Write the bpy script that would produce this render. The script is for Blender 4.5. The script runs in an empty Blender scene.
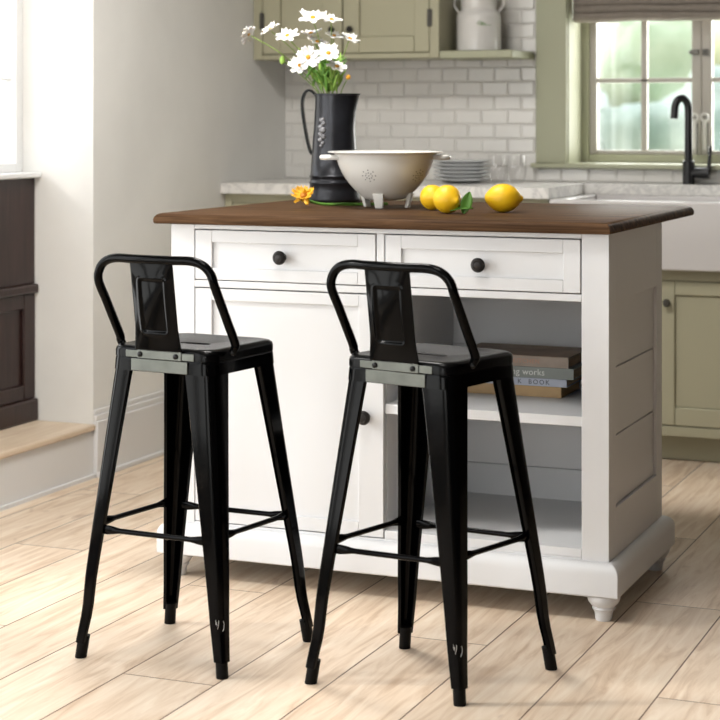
import bpy, bmesh, math, random
from mathutils import Vector, Matrix, noise
random.seed(7)
PI = math.pi
COL = bpy.context.scene.collection
ORG = {}

# ------------------------------------------------------------------ materials
def nt(name):
    m = bpy.data.materials.new(name); m.use_nodes = True
    t = m.node_tree; b = t.nodes['Principled BSDF']
    return m, t, b
def N(t, kind, **kw):
    n = t.nodes.new(kind)
    for k, v in kw.items():
        if k in n.inputs.keys(): n.inputs[k].default_value = v
        else: setattr(n, k, v)
    return n
def mat(name, col, rough=.5, metal=0, spec=.5, bump=0, bscale=60, var=0, vscale=6, coat=0, stretch=None, sub=0):
    m, t, b = nt(name)
    b.inputs['Base Color'].default_value = (*col, 1); b.inputs['Roughness'].default_value = rough
    b.inputs['Metallic'].default_value = metal; b.inputs['Specular IOR Level'].default_value = spec
    b.inputs['Coat Weight'].default_value = coat
    if sub:
        b.inputs['Subsurface Weight'].default_value = sub; b.inputs['Subsurface Radius'].default_value = (.01, .008, .004)
    tc = N(t, 'ShaderNodeTexCoord'); mp = N(t, 'ShaderNodeMapping')
    if stretch: mp.inputs['Scale'].default_value = stretch
    t.links.new(tc.outputs['Object'], mp.inputs['Vector'])
    if var:
        n = N(t, 'ShaderNodeTexNoise', Scale=vscale, Detail=5.0)
        t.links.new(mp.outputs[0], n.inputs['Vector'])
        r = N(t, 'ShaderNodeMapRange'); r.inputs['From Min'].default_value = .3; r.inputs['From Max'].default_value = .7
        r.inputs['To Min'].default_value = 1 - var; r.inputs['To Max'].default_value = 1 + var
        t.links.new(n.outputs['Fac'], r.inputs['Value'])
        mx = N(t, 'ShaderNodeVectorMath', operation='SCALE'); mx.inputs[0].default_value = col
        t.links.new(r.outputs[0], mx.inputs['Scale']); t.links.new(mx.outputs[0], b.inputs['Base Color'])
    if bump:
        n = N(t, 'ShaderNodeTexNoise', Scale=bscale, Detail=4.0)
        t.links.new(mp.outputs[0], n.inputs['Vector'])
        bp = N(t, 'ShaderNodeBump', Strength=bump, Distance=.002)
        t.links.new(n.outputs['Fac'], bp.inputs['Height']); t.links.new(bp.outputs[0], b.inputs['Normal'])
    return m

def wood(name, stops, scale=(1, 1, 1), axis_scale=(1.2, 22, 22), rough=.4, spec=.4, bump=.15):
    """long grain wood: noise stretched along X of the object"""
    m, t, b = nt(name)
    tc = N(t, 'ShaderNodeTexCoord'); mp = N(t, 'ShaderNodeMapping'); mp.inputs['Scale'].default_value = axis_scale
    t.links.new(tc.outputs['Object'], mp.inputs['Vector'])
    n = N(t, 'ShaderNodeTexNoise', Scale=3.0, Detail=7.0, Roughness=.65, Distortion=.6)
    t.links.new(mp.outputs[0], n.inputs['Vector'])
    cr = N(t, 'ShaderNodeValToRGB'); e = cr.color_ramp.elements
    e[0].position, e[0].color = stops[0][0], (*stops[0][1], 1); e[1].position, e[1].color = stops[-1][0], (*stops[-1][1], 1)
    for p, c in stops[1:-1]:
        x = e.new(p); x.color = (*c, 1)
    t.links.new(n.outputs['Fac'], cr.inputs[0]); t.links.new(cr.outputs[0], b.inputs['Base Color'])
    b.inputs['Roughness'].default_value = rough; b.inputs['Specular IOR Level'].default_value = spec
    bp = N(t, 'ShaderNodeBump', Strength=bump, Distance=.001)
    t.links.new(n.outputs['Fac'], bp.inputs['Height']); t.links.new(bp.outputs[0], b.inputs['Normal'])
    return m

def floor_mat(name, W=.217, off=.014, L=1.9):
    m, t, b = nt(name); lk = t.links.new
    tc = N(t, 'ShaderNodeTexCoord'); sp = N(t, 'ShaderNodeSeparateXYZ'); lk(tc.outputs['Object'], sp.inputs[0])
    def math_(op, a, bb=None, c=None):
        n = N(t, 'ShaderNodeMath', operation=op)
        for i, v in enumerate((a, bb, c)):
            if v is None: continue
            if isinstance(v, (int, float)): n.inputs[i].default_value = v
            else: lk(v, n.inputs[i])
        return n.outputs[0]
    u = math_('DIVIDE', math_('SUBTRACT', sp.outputs['X'], off), W)
    iu = math_('FLOOR', u); fu = math_('FRACT', u)
    wn = N(t, 'ShaderNodeTexWhiteNoise', noise_dimensions='1D'); lk(iu, wn.inputs['W'])
    v = math_('ADD', math_('DIVIDE', math_('SUBTRACT', sp.outputs['Y'], .2), L), math_('MULTIPLY', math_('FRACT', math_('MULTIPLY', iu, .371)), 1.0))
    iv = math_('FLOOR', v); fv = math_('FRACT', v)
    cmb = N(t, 'ShaderNodeCombineXYZ'); lk(iu, cmb.inputs[0]); lk(iv, cmb.inputs[1])
    wn2 = N(t, 'ShaderNodeTexWhiteNoise', noise_dimensions='3D'); lk(cmb.outputs[0], wn2.inputs['Vector'])
    # gaps
    du = math_('MULTIPLY', math_('MINIMUM', fu, math_('SUBTRACT', 1.0, fu)), W)
    dv = math_('MULTIPLY', math_('MINIMUM', fv, math_('SUBTRACT', 1.0, fv)), L)
    dd = math_('MINIMUM', du, dv)
    gap = N(t, 'ShaderNodeMapRange'); gap.inputs['From Min'].default_value = .0008; gap.inputs['From Max'].default_value = .0024
    lk(dd, gap.inputs['Value'])
    # grain
    off3 = N(t, 'ShaderNodeVectorMath', operation='SCALE'); lk(wn2.outputs['Color'], off3.inputs[0]); off3.inputs['Scale'].default_value = 37.0
    add = N(t, 'ShaderNodeVectorMath', operation='ADD'); lk(tc.outputs['Object'], add.inputs[0]); lk(off3.outputs[0], add.inputs[1])
    mp = N(t, 'ShaderNodeMapping'); mp.inputs['Scale'].default_value = (14, 1.3, 1); lk(add.outputs[0], mp.inputs['Vector'])
    n1 = N(t, 'ShaderNodeTexNoise', Scale=2.2, Detail=8.0, Roughness=.6, Distortion=1.2); lk(mp.outputs[0], n1.inputs['Vector'])
    cr = N(t, 'ShaderNodeValToRGB'); e = cr.color_ramp.elements
    e[0].position, e[0].color = .30, (.57, .41, .28, 1); e[1].position, e[1].color = .68, (.84, .71, .565, 1)
    x = e.new(.47); x.color = (.73, .575, .43, 1)
    lk(n1.outputs['Fac'], cr.inputs[0])
    # knots
    mp2 = N(t, 'ShaderNodeMapping'); mp2.inputs['Scale'].default_value = (5.0, 2.0, 1); lk(add.outputs[0], mp2.inputs['Vector'])
    vo = N(t, 'ShaderNodeTexNoise', Scale=1.6, Detail=3.0, Distortion=1.5); lk(mp2.outputs[0], vo.inputs['Vector'])
    kn = N(t, 'ShaderNodeMapRange'); kn.inputs['From Min'].default_value = .66; kn.inputs['From Max'].default_value = .80
    kn.inputs['To Max'].default_value = .55; lk(vo.outputs['Fac'], kn.inputs['Value'])
    mk = N(t, 'ShaderNodeMix', data_type='RGBA'); lk(kn.outputs[0], mk.inputs[0]); lk(cr.outputs[0], mk.inputs[6]); mk.inputs[7].default_value = (.27, .13, .07, 1)
    tone = N(t, 'ShaderNodeMapRange'); tone.inputs['To Min'].default_value = .90; tone.inputs['To Max'].default_value = 1.08; lk(wn2.outputs['Value'], tone.inputs['Value'])
    sc = N(t, 'ShaderNodeVectorMath', operation='SCALE'); lk(mk.outputs[2], sc.inputs[0]); lk(tone.outputs[0], sc.inputs['Scale'])
    mg = N(t, 'ShaderNodeMix', data_type='RGBA'); lk(gap.outputs[0], mg.inputs[0]); mg.inputs[6].default_value = (.13, .075, .045, 1); lk(sc.outputs[0], mg.inputs[7])
    lk(mg.outputs[2], b.inputs['Base Color'])
    b.inputs['Roughness'].default_value = .48; b.inputs['Specular IOR Level'].default_value = .35
    h = math_('ADD', math_('MULTIPLY', gap.outputs[0], 1.0), math_('MULTIPLY', n1.outputs['Fac'], .15))
    bp = N(t, 'ShaderNodeBump', Strength=.5, Distance=.002); lk(h, bp.inputs['Height']); lk(bp.outputs[0], b.inputs['Normal'])
    return m

def marble_mat(name):
    m, t, b = nt(name); lk = t.links.new
    tc = N(t, 'ShaderNodeTexCoord')
    n = N(t, 'ShaderNodeTexNoise', Scale=7.0, Detail=8.0, Roughness=.65, Distortion=2.2); lk(tc.outputs['Object'], n.inputs['Vector'])
    cr = N(t, 'ShaderNodeValToRGB'); e = cr.color_ramp.elements
    e[0].position, e[0].color = .40, (.80, .78, .74, 1); e[1].position, e[1].color = .56, (.82, .80, .76, 1)
    x = e.new(.475); x.color = (.60, .585, .56, 1)
    x = e.new(.44); x.color = (.77, .75, .71, 1)
    lk(n.outputs['Fac'], cr.inputs[0]); lk(cr.outputs[0], b.inputs['Base Color']); b.inputs['Roughness'].default_value = .3
    return m

def glass_mat(name, col=(1, 1, 1), rough=0, trans=True):
    m, t, b = nt(name)
    if trans:   # thin clear glass
        for n in list(t.nodes):
            if n != b and n.type != 'OUTPUT_MATERIAL': t.nodes.remove(n)
        tr = N(t, 'ShaderNodeBsdfTransparent'); gl = N(t, 'ShaderNodeBsdfGlossy'); gl.inputs['Roughness'].default_value = .02
        mx = N(t, 'ShaderNodeMixShader'); lw_ = N(t, 'ShaderNodeLayerWeight'); lw_.inputs['Blend'].default_value = .5
        pw = N(t, 'ShaderNodeMath', operation='POWER'); t.links.new(lw_.outputs['Facing'], pw.inputs[0]); pw.inputs[1].default_value = 4.0
        fr = N(t, 'ShaderNodeMath', operation='MULTIPLY_ADD'); t.links.new(pw.outputs[0], fr.inputs[0]); fr.inputs[1].default_value = .6; fr.inputs[2].default_value = .05
        t.links.new(fr.outputs[0], mx.inputs[0]); t.links.new(tr.outputs[0], mx.inputs[1]); t.links.new(gl.outputs[0], mx.inputs[2])
        out = [n for n in t.nodes if n.type == 'OUTPUT_MATERIAL'][0]
        t.links.new(mx.outputs[0], out.inputs['Surface'])
    return m

M = {}
M['black'] = mat('black_gloss_paint', (.0006, .0007, .0009), rough=.11, spec=.08, bump=.03, bscale=25)
M['satin'] = mat('black_satin_paint', (.0012, .0013, .0016), rough=.24, spec=.10)
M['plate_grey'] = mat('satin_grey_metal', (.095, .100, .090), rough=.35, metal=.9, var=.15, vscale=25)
M['black_rubber'] = mat('black_rubber', (.002, .002, .002), rough=.5, spec=.12)
M['screw'] = mat('dark_screw', (.02, .02, .02), rough=.35, metal=1)
M['white'] = mat('white_paint', (.725, .73, .74), rough=.42, spec=.35, bump=.05, bscale=30)
M['knob'] = mat('dark_bronze', (.022, .020, .019), rough=.38, metal=.6, bump=.3, bscale=90, var=.4, vscale=60)
M['top'] = wood('walnut_top', [(.34, (.030, .015, .0075)), (.5, (.072, .038, .019)), (.66, (.140, .078, .040))], rough=.55, spec=.04, axis_scale=(.9, 24, 24))
M['floor'] = floor_mat('oak_floor')
M['step'] = wood('oak_step', [(.3, (.66, .50, .35)), (.7, (.86, .72, .56))], axis_scale=(16, 1.2, 16), rough=.45)
M['plaster'] = mat('wall_plaster', (.88, .87, .835), rough=.85, spec=.2, bump=.25, bscale=14, var=.05, vscale=2.5)
M['greydark'] = mat('slate_wall_paint', (.10, .10, .10), rough=.9)
M['ceiling'] = mat('ceiling_paint', (.50, .49, .47), rough=.9, spec=.2)
M['trimwhite'] = mat('trim_white', (.80, .79, .78), rough=.5, spec=.35)
M['winwhite'] = mat('window_white_paint', (.85, .85, .84), rough=.45)
M['darkwood'] = wood('dark_walnut_panelling', [(.3, (.020, .009, .008)), (.7, (.046, .023, .020))], axis_scale=(14, 14, 1.5), rough=.36, spec=.4)
M['green'] = mat('sage_green_paint', (.44, .42, .295), rough=.5, spec=.35, bump=.05, bscale=30)
M['greenlt'] = mat('sage_green_trim', (.42, .425, .30), rough=.5, spec=.35)
M['beige'] = mat('casement_beige', (.46, .43, .385), rough=.5)
M['tile'] = mat('tile_glaze', (.76, .74, .70), rough=.16, spec=.5, bump=.08, bscale=18, var=.03, vscale=9)
M['grout'] = mat('tile_grout', (.70, .68, .64), rough=.9)
M['marble'] = marble_mat('white_marble')
M['sink'] = mat('fireclay', (.68, .655, .64), rough=.25, spec=.5)
M['faucet'] = mat('matt_black_metal', (.012, .012, .013), rough=.32, metal=.2)
M['chrome'] = mat('brushed_steel', (.6, .58, .55), rough=.25, metal=1)
M['hinge'] = mat('old_pewter', (.10, .095, .085), rough=.4, metal=.8)
M['blind'] = mat('blind_linen', (.27, .235, .20), rough=.9, spec=.1, bump=.5, bscale=400, var=.08, vscale=30)
M['enamel'] = mat('white_enamel', (.72, .70, .67), rough=.14, spec=.55)
M['enamel_cream'] = mat('cream_enamel', (.78, .77, .73), rough=.22, spec=.5)
M['hole'] = mat('dark_hole', (.035, .03, .028), rough=.7)
M['zinc'] = mat('dark_zinc', (.022, .023, .028), rough=.30, metal=.5, bump=.45, bscale=22, var=.45, vscale=14)
M['crest'] = mat('highlight_zinc', (.20, .20, .21), rough=.4, metal=.7, var=.4, vscale=60)
M['lemon'] = mat('lemon_peel', (.90, .54, .012), rough=.38, spec=.45, bump=.55, bscale=260, var=.05, vscale=20, sub=.12)
M['leaf'] = mat('leaf_green', (.12, .29, .04), rough=.5, var=.2, vscale=40)
M['leaflt'] = mat('pale_leaf_green', (.34, .56, .10), rough=.5, var=.15, vscale=40)
M['stem'] = mat('stem_green', (.22, .33, .07), rough=.5)
M['petal'] = mat('white_petal', (.84, .83, .80), rough=.6, spec=.2, sub=.1)
M['eye'] = mat('flower_centre', (.62, .30, .02), rough=.8, bump=.6, bscale=500)
M['petal_y'] = mat('yellow_petal', (.78, .40, .015), rough=.6, var=.3, vscale=50)
M['petal_o'] = mat('orange_petal', (.55, .20, .012), rough=.6, var=.3, vscale=50)
M['plate'] = mat('plate_glaze', (.82, .83, .83), rough=.12, spec=.6)
M['pages'] = mat('book_pages', (.55, .40, .24), rough=.8, bump=.8, bscale=300, stretch=(.02, .02, 1.0), var=.15, vscale=200)
M['pages2'] = mat('tan_book_pages', (.62, .43, .20), rough=.8, bump=.8, bscale=300, stretch=(.02, .02, 1.0), var=.12, vscale=200)
M['bk_brown'] = mat('brown_cover', (.24, .16, .105), rough=.5, var=.35, vscale=14)
M['bk_tan'] = mat('taupe_spine', (.33, .265, .215), rough=.6, var=.12, vscale=30)
M['bk_grey'] = mat('grey_green_cover', (.25, .27, .25), rough=.55)
M['bk_blue'] = mat('pale_blue_cover', (.48, .51, .60), rough=.55)
M['bk_wood'] = mat('ochre_cover', (.50, .33, .16), rough=.55, var=.1, vscale=20)
M['ink_white'] = mat('white_ink', (.75, .75, .72), rough=.6)
M['ink_dark'] = mat('dark_ink', (.06, .06, .08), rough=.6)
M['ink_orange'] = mat('faded_orange_ink', (.48, .25, .17), rough=.6)
M['glass'] = glass_mat('clear_window_glass')
M['dglass'] = glass_mat('drinking_glass')
M['grass'] = mat('lawn', (.20, .26, .17), rough=.9, var=.3, vscale=2)
M['scratch'] = mat('bare_metal_scratch', (.42, .42, .42), rough=.4, metal=.3)
M['extwall'] = mat('outer_render', (.5, .48, .44), rough=.9)

# ------------------------------------------------------------------ mesh helper
class MB:
    def __init__(s): s.v = []; s.f = []
    def box(s, x0, x1, y0, y1, z0, z1):
        i = len(s.v)
        s.v += [(x, y, z) for z in (z0, z1) for y in (y0, y1) for x in (x0, x1)]
        for q in ((0, 2, 3, 1), (4, 5, 7, 6), (0, 1, 5, 4), (2, 6, 7, 3), (0, 4, 6, 2), (1, 3, 7, 5)):
            s.f.append(tuple(i + k for k in q))
        return s
    def loft(s, rings, close=True, cap0=True, cap1=True):
        i = len(s.v); n = len(rings[0])
        for r in rings: s.v += [tuple(p) for p in r]
        for k in range(len(rings) - 1):
            for j in range(n if close else n - 1):
                a = i + k * n + j; b = i + k * n + (j + 1) % n
                s.f.append((a, b, b + n, a + n))
        if cap0: s.f.append(tuple(i + j for j in reversed(range(n))))
        if cap1: s.f.append(tuple(i + (len(rings) - 1) * n + j for j in range(n)))
        return s
    def lathe(s, prof, c=(0, 0, 0), n=40, cap0=False, cap1=False, rfun=None):
        rings = []
        for r, z in prof:
            ring = []
            for k in range(n):
                a = 2 * PI * k / n
                rr = r * (rfun(a, z) if rfun else 1)
                ring.append((c[0] + rr * math.cos(a), c[1] + rr * math.sin(a), c[2] + z))
            rings.append(ring)
        return s.loft(rings, True, cap0, cap1)
    def tube(s, path, rad, n=12, caps=True, flat=None):
        P = [Vector(p) for p in path]; rings = []; up = None
        if not isinstance(rad, (list, tuple)): rad = [rad] * len(P)
        for k, p in enumerate(P):
            d = (P[min(k + 1, len(P) - 1)] - P[max(k - 1, 0)]).normalized()
            if up is None:
                up = Vector((0, 0, 1)) if abs(d.z) < .9 else Vector((0, 1, 0))
            side = d.cross(up).normalized(); up = side.cross(d).normalized()
            r = rad[k]; ru, rs = (r if not isinstance(r, tuple) else r[0]), (r if not isinstance(r, tuple) else r[1])
            rings.append([p + side * rs * math.cos(2 * PI * j / n) + up * ru * math.sin(2 * PI * j / n) for j in range(n)])
        return s.loft(rings, True, caps, caps)
    def grid(s, f, nu, nv):
        i = len(s.v)
        for a in range(nu + 1):
            for b in range(nv + 1): s.v.append(tuple(f(a / nu, b / nv)))
        for a in range(nu):
            for b in range(nv):
                q = i + a * (nv + 1) + b
                s.f.append((q, q + 1, q + nv + 2, q + nv + 1))
        return s
    def sphere(s, c, r, n=16, m=10, sc=(1, 1, 1)):
        rings = []
        for k in range(1, m):
            t = PI * k / m
            rings.append([(c[0] + sc[0] * r * math.sin(t) * math.cos(2 * PI * j / n), c[1] + sc[1] * r * math.sin(t) * math.sin(2 * PI * j / n), c[2] - sc[2] * r * math.cos(t)) for j in range(n)])
        return s.loft(rings)
    def build(s, name, m, parent=None, loc=None, rot=None, bevel=0, seg=2, smooth=False, world=False, solid=0, sub=0, thick_off=0, ang=35):
        me = bpy.data.meshes.new(name)
        v = s.v
        o = bpy.data.objects.new(name, me)
        base = Vector((0, 0, 0))
        if parent is not None:
            o.parent = parent; base = ORG.get(parent.name, Vector((0, 0, 0)))
        if world and parent is not None: v = [tuple(Vector(p) - base) for p in v]
        if parent is None and loc is not None and world:
            v = [tuple(Vector(p) - Vector(loc)) for p in v]
        me.from_pydata(v, [], s.f)
        bm = bmesh.new(); bm.from_mesh(me)
        bmesh.ops.recalc_face_normals(bm, faces=bm.faces) if not solid else None
        bm.to_mesh(me); bm.free()
        me.materials.append(M[m] if isinstance(m, str) else m)
        if loc is not None: o.location = loc
        if rot is not None: o.rotation_euler = rot
        COL.objects.link(o)
        ORG[o.name] = base + (Vector(loc) if loc is not None else Vector((0, 0, 0)))
        if solid:
            q = o.modifiers.new('solidify', 'SOLIDIFY'); q.thickness = solid; q.offset = thick_off
        if bevel:
            q = o.modifiers.new('bevel', 'BEVEL'); q.width = bevel; q.segments = seg; q.limit_method = 'ANGLE'; q.angle_limit = math.radians(40)
        if sub:
            q = o.modifiers.new('subdivision', 'SUBSURF'); q.levels = sub; q.render_levels = sub
        if smooth or bevel:
            me.polygons.foreach_set('use_smooth', [True] * len(me.polygons))
            me.set_sharp_from_angle(angle=math.radians(ang)) if not sub else None
        return o
def tag(o, label=None, cat=None, group=None, kind=None):
    if label: o['label'] = label
    if cat: o['category'] = cat
    if group: o['group'] = group
    if kind: o['kind'] = kind
    return o
def thing(name, label, cat, loc=(0, 0, 0), rz=0, group=None):
    o = bpy.data.objects.new(name, None); o.empty_display_size = .1; COL.objects.link(o)
    o.location = loc; o.rotation_euler = (0, 0, rz); ORG[o.name] = Vector(loc)
    return tag(o, label, cat, group)
def struct(mb, name, m, parent=None, **kw):
    o = mb.build(name, m, parent, **kw)
    if parent is None: o['kind'] = 'structure'
    return o
def shaker(x0, x1, y, z0, z1, fl, fr, fb, ft, th=.02, rec=.008, back=None):
    """framed front facing -y; panel recessed, with a small sloped moulding"""
    b = MB()
    b.box(x0, x0 + fl, y, y + th, z0, z1).box(x1 - fr, x1, y, y + th, z0, z1)
    b.box(x0 + fl, x1 - fr, y, y + th, z0, z0 + fb).box(x0 + fl, x1 - fr, y, y + th, z1 - ft, z1)
    b.box(x0 + fl - .001, x1 - fr + .001, y + rec, y + th - .001, z0 + fb - .001, z1 - ft + .001)
    return b

# ------------------------------------------------------------------ room
XL, XA, YB, YE = -2.0, -2.25, 2.53, 1.024      # left wall, alcove wall, back wall, alcove end wall
struct(MB().box(-2.7, 2.5, -6.9, 3.0, -.1, 0), 'floor', 'floor')
struct(MB().box(-2.6, 2.5, -6.9, 2.8, 2.6, 2.7), 'ceiling', 'ceiling')
struct(MB().box(-2.335, XL, YE, YB, 0, 2.6), 'wall_left', 'plaster')
WY0, WY1, WZ0, WZ1 = .30, 1.045, 1.0, 2.35
w = MB()
w.box(-2.45, XA, WY0, YE, 0, WZ0 - .02).box(-2.45, XA, WY0, YE, WZ1, 2.6).box(-2.45, XA, -.44, WY0, 0, 2.6)
w.box(-2.45, XA, -1.08, -.44, 0, .19).box(-2.45, XA, -1.08, -.44, 1.95, 2.6).box(-2.45, XA, -1.38, -1.08, 0, 2.6)
w.box(-2.45, XA, -4.3, -1.38, 0, .176).box(-2.45, XA, -4.3, -1.38, 2.35, 2.6).box(-2.45, XA, -6.9, -4.3, 0, 2.6)
struct(w, 'wall_alcove', 'plaster')
d = MB()
for a, b_ in ((-1.08, -.44),):
    d.box(-2.40, -2.35, a, a + .04, .19, 1.95).box(-2.40, -2.35, b_ - .04, b_, .19, 1.95).box(-2.40, -2.35, a, b_, 1.91, 1.95).box(-2.40, -2.35, a, b_, .19, .23).box(-2.39, -2.36, a, b_, 1.2, 1.22)
struct(d, 'window_3', 'winwhite')  # unseen window, placed and sized to shape the sun patches
d = MB()
for k in range(4):
    a = -4.3 + .73 * k; d.box(-2.40, -2.35, a, a + .05, .18, 2.35).box(-2.40, -2.35, a + .68, a + .73, .18, 2.35)
d.box(-2.40, -2.35, -4.3, -1.38, 2.27, 2.35).box(-2.40, -2.35, -4.3, -1.38, .18, .26).box(-2.39, -2.36, -4.3, -1.38, 1.22, 1.24)
struct(d, 'door_2', 'winwhite')  # unseen doors, added to light stools and floor from the left
# back wall with the kitchen window
HX0, HX1, HZ0, HZ1 = -.82, .12, .995, 2.15
w = MB()
w.box(-2.5, HX0, YB, 2.8, 0, 2.6).box(HX1, 2.5, YB, 2.8, 0, 2.6).box(HX0, HX1, YB, 2.8, 0, HZ0 - .01).box(HX0, HX1, YB, 2.8, HZ1, 2.6)
struct(w, 'wall_back', 'plaster')
struct(MB().box(2.3, 2.5, -6.9, 2.8, 0, 2.6), 'wall_right', 'darkwood')  # unseen; brought close and made dark to cut bounce onto the island
# front wall behind the camera: wide garden doors, added for soft front light
FX0, FX1, FZ1 = -2.1, .2, 2.35
w = MB()
w.box(-2.5, FX0, -6.9, -6.7, 0, 2.6).box(FX1, 2.5, -6.9, -6.7, 0, 2.6).box(FX0, FX1, -6.9, -6.7, FZ1, 2.6)
struct(w, 'wall_front', 'plaster')
d = MB()
n = 3
for k in range(n):
    a = FX0 + (FX1 - FX0) * k / n; b_ = FX0 + (FX1 - FX0) * (k + 1) / n
    d.box(a, a + .05, -6.82, -6.77, 0, FZ1).box(b_ - .05, b_, -6.82, -6.77, 0, FZ1).box(a + .05, b_ - .05, -6.82, -6.77, 0, .2).box(a + .05, b_ - .05, -6.82, -6.77, FZ1 - .08, FZ1)
    d.box(a + .05, b_ - .05, -6.81, -6.78, 1.25, 1.28)
struct(d, 'door_1', 'winwhite')

# window seat step along the left
struct(MB().box(XA, XL, -6.7, YE, 0, .155), 'trim_1', 'trimwhite')
struct(MB().box(XA, XL + .012, -6.7, YE - .001, .155, .176), 'trim_2', 'step', bevel=.006)
struct(MB().box(XL, XL + .010, -6.7, YE + .005, 0, .012), 'trim_3', 'trimwhite')
b = MB().box(XL, XL + .016, YE, 1.985, 0, .185).box(XL, XL + .012, YE, 1.985, .185, .205).box(XL, XL + .007, YE, 1.985, .205, .222).box(XL, XL + .024, YE, 1.985, 0, .016)
struct(b, 'baseboard_left', 'trimwhite', bevel=.003)

# left window (bright, white painted)
wf = MB()
wf.box(-2.33, -2.27, .985, 1.0235, WZ0, WZ1).box(-2.33, -2.27, WY0, WY0 + .07, WZ0, WZ1).box(-2.33, -2.27, WY0, .985, WZ1 - .07, WZ1).box(-2.33, -2.27, WY0, .985, WZ0, WZ0 + .03)
wf.box(-2.32, -2.29, .90, .912, WZ0 + .03, WZ1 - .07).box(-2.32, -2.29, .63, .65, WZ0 + .03, WZ1 - .07)
for z0 in (1.305, 1.62, 1.95): wf.box(-2.315, -2.29, WY0 + .07, .985, z0, z0 + .008)
struct(wf, 'window_1', 'winwhite', bevel=.002)
struct(MB().box(-2.307, -2.303, WY0 + .05, .99, WZ0 + .02, WZ1 - .05), 'window_1_glass', 'glass')
struct(MB().box(-2.33, -2.195, WY0 - .05, YE - .001, .982, 1.0), 'trim_4', 'winwhite', bevel=.004)

# dark wood panelling under it
pn = thing('wood_panelling', 'dark brown wood panelling with a ledge under the bright left window', 'panelling', (-2.23, -.3, .176))
MB().box(-2.249, -2.222, -.42, YE - .002, .63, .981).build('upper_panel', 'darkwood', pn, world=True, bevel=.003)
lw = MB().box(-2.249, -2.232, -.42, YE - .002, .25, .60)
for y0, y1 in ((.955, 1.022), (.30, .40), (-.42, -.32)): lw.box(-2.232, -2.220, y0, y1, .25, .60)
lw.box(-2.232, -2.2205, -.32, .30, .25, .30).box(-2.232, -2.2205, -.32, .30, .55, .60).box(-2.232, -2.2205, .40, .955, .25, .30).box(-2.232, -2.2205, .40, .955, .55, .60)
lw.build('lower_panel', 'darkwood', pn, world=True, bevel=.004)
MB().box(-2.249, -2.205, -.42, YE - .002, .60, .63).build('ledge', 'darkwood', pn, world=True, bevel=.006)
MB().box(-2.249, -2.207, -.42, YE - .002, .1765, .25).build('skirting', 'darkwood', pn, world=True, bevel=.006)

# ------------------------------------------------------------------ backsplash tiles
tb = MB(); gt = MB()
TW, TH, G = .107, .055, .0022
def tile(x0, x1, z0, z1, y=YB):
    # one bevelled tile, raised centre
    x0 += G / 2; x1 -= G / 2; z0 += G / 2; z1 -= G / 2
    if x1 - x0 < .008 or z1 - z0 < .006: return
    e = min(.010, (x1 - x0) * .3, (z1 - z0) * .3); yb, ym, yt = y - .0035, y - .0055, y - .0078
    i = len(tb.v)
    for (ix, yy) in ((0, yb), (0, ym), (e * .5, yt), (e, yt)):
        tb.v += [(x0 + ix, yy, z0 + ix), (x1 - ix, yy, z0 + ix), (x1 - ix, yy, z1 - ix), (x0 + ix, yy, z1 - ix)]
    for k in range(3):
        for j in range(4):
            a = i + k * 4 + j; b2 = i + k * 4 + (j + 1) % 4
            tb.f.append((a, b2, b2 + 4, a + 4))
    tb.f.append((i + 12, i + 13, i + 14, i + 15))
def tiles(xa, xb, za, zb):
    gt.box(xa, xb, YB - .004, YB + .001, za, zb)
    k = 0
    z = 1.266 - 12 * TH; row = -12
    while z < zb - .002:
        z0, z1 = max(z, za), min(z + TH, zb)
        if z1 > za + .002:
            x = -1.377 - 8 * TW + (TW / 2 if row % 2 else 0) 
            while x < xb:
                a, b2 = max(x, xa), min(x + TW, xb)
                if b2 > xa: tile(a, b2, z0, z1)
                x += TW
        z += TH; row += 1
tiles(XL, -.94, .9365, 2.3)
tiles(-.94, 2.2, .9365, .99)
tiles(.24, 2.2, .99, 2.0)
struct(gt, 'wall_back_grout', 'grout')
struct(tb, 'wall_back_tiles', 'tile')

# kitchen window: casing, sill, green frame, casements
c = MB().box(-.94, HX0, YB - .022, YB, 1.008, 2.3)
for k in range(1, 4): pass
c.box(HX1, .24, YB - .022, YB, 1.008, 2.3).box(HX0, HX1, YB - .022, YB, HZ1, 2.3)
struct(c, 'trim_5', 'greenlt', bevel=.003)
c = MB().box(HX0 - .001, HX0 + .004, YB, 2.74, 1.006, HZ1).box(HX1 - .004, HX1 + .001, YB, 2.74, 1.006, HZ1)
struct(c, 'trim_6', 'greenlt')
struct(MB().box(-.955, .255, YB - .045, 2.74, .990, 1.008), 'trim_7', 'greenlt', bevel=.004)
fr = MB()
y0, y1 = 2.715, 2.775
fr.box(HX0, -.787, y0, y1, 1.008, HZ1).box(.087, HX1, y0, y1, 1.008, HZ1).box(-.787, .087, y0, y1, 1.008, 1.040).box(-.787, .087, y0, y1, HZ1 - .03, HZ1)
struct(fr, 'window_2', 'greenlt', bevel=.004)
cs = MB()
y0, y1 = 2.722, 2.762
for (a, b2, c0, c1) in ((-.787, -.35, -.759, -.388), (-.349, .087, -.311, .059)):
    cs.box(a, c0, y0, y1, 1.040, HZ1 - .03).box(c1, b2, y0, y1, 1.040, HZ1 - .03)
    cs.box(c0, c1, y0, y1, 1.040, 1.056).box(c0, c1, y0, y1, HZ1 - .07, HZ1 - .03)
    mid = (c0 + c1) / 2
    cs.box(mid - .012, mid + .012, y0 + .006, y1 - .006, 1.056, HZ1 - .07)
    for z0 in (1.316, 1.594, 1.87): cs.box(c0, c1, y0 + .006, y1 - .006, z0, z0 + .018)
struct(cs, 'window_2_casements', 'beige', bevel=.004)
struct(MB().box(-.76, .06, 2.740, 2.743, 1.05, HZ1 - .06), 'window_2_glass', 'glass')
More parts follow.
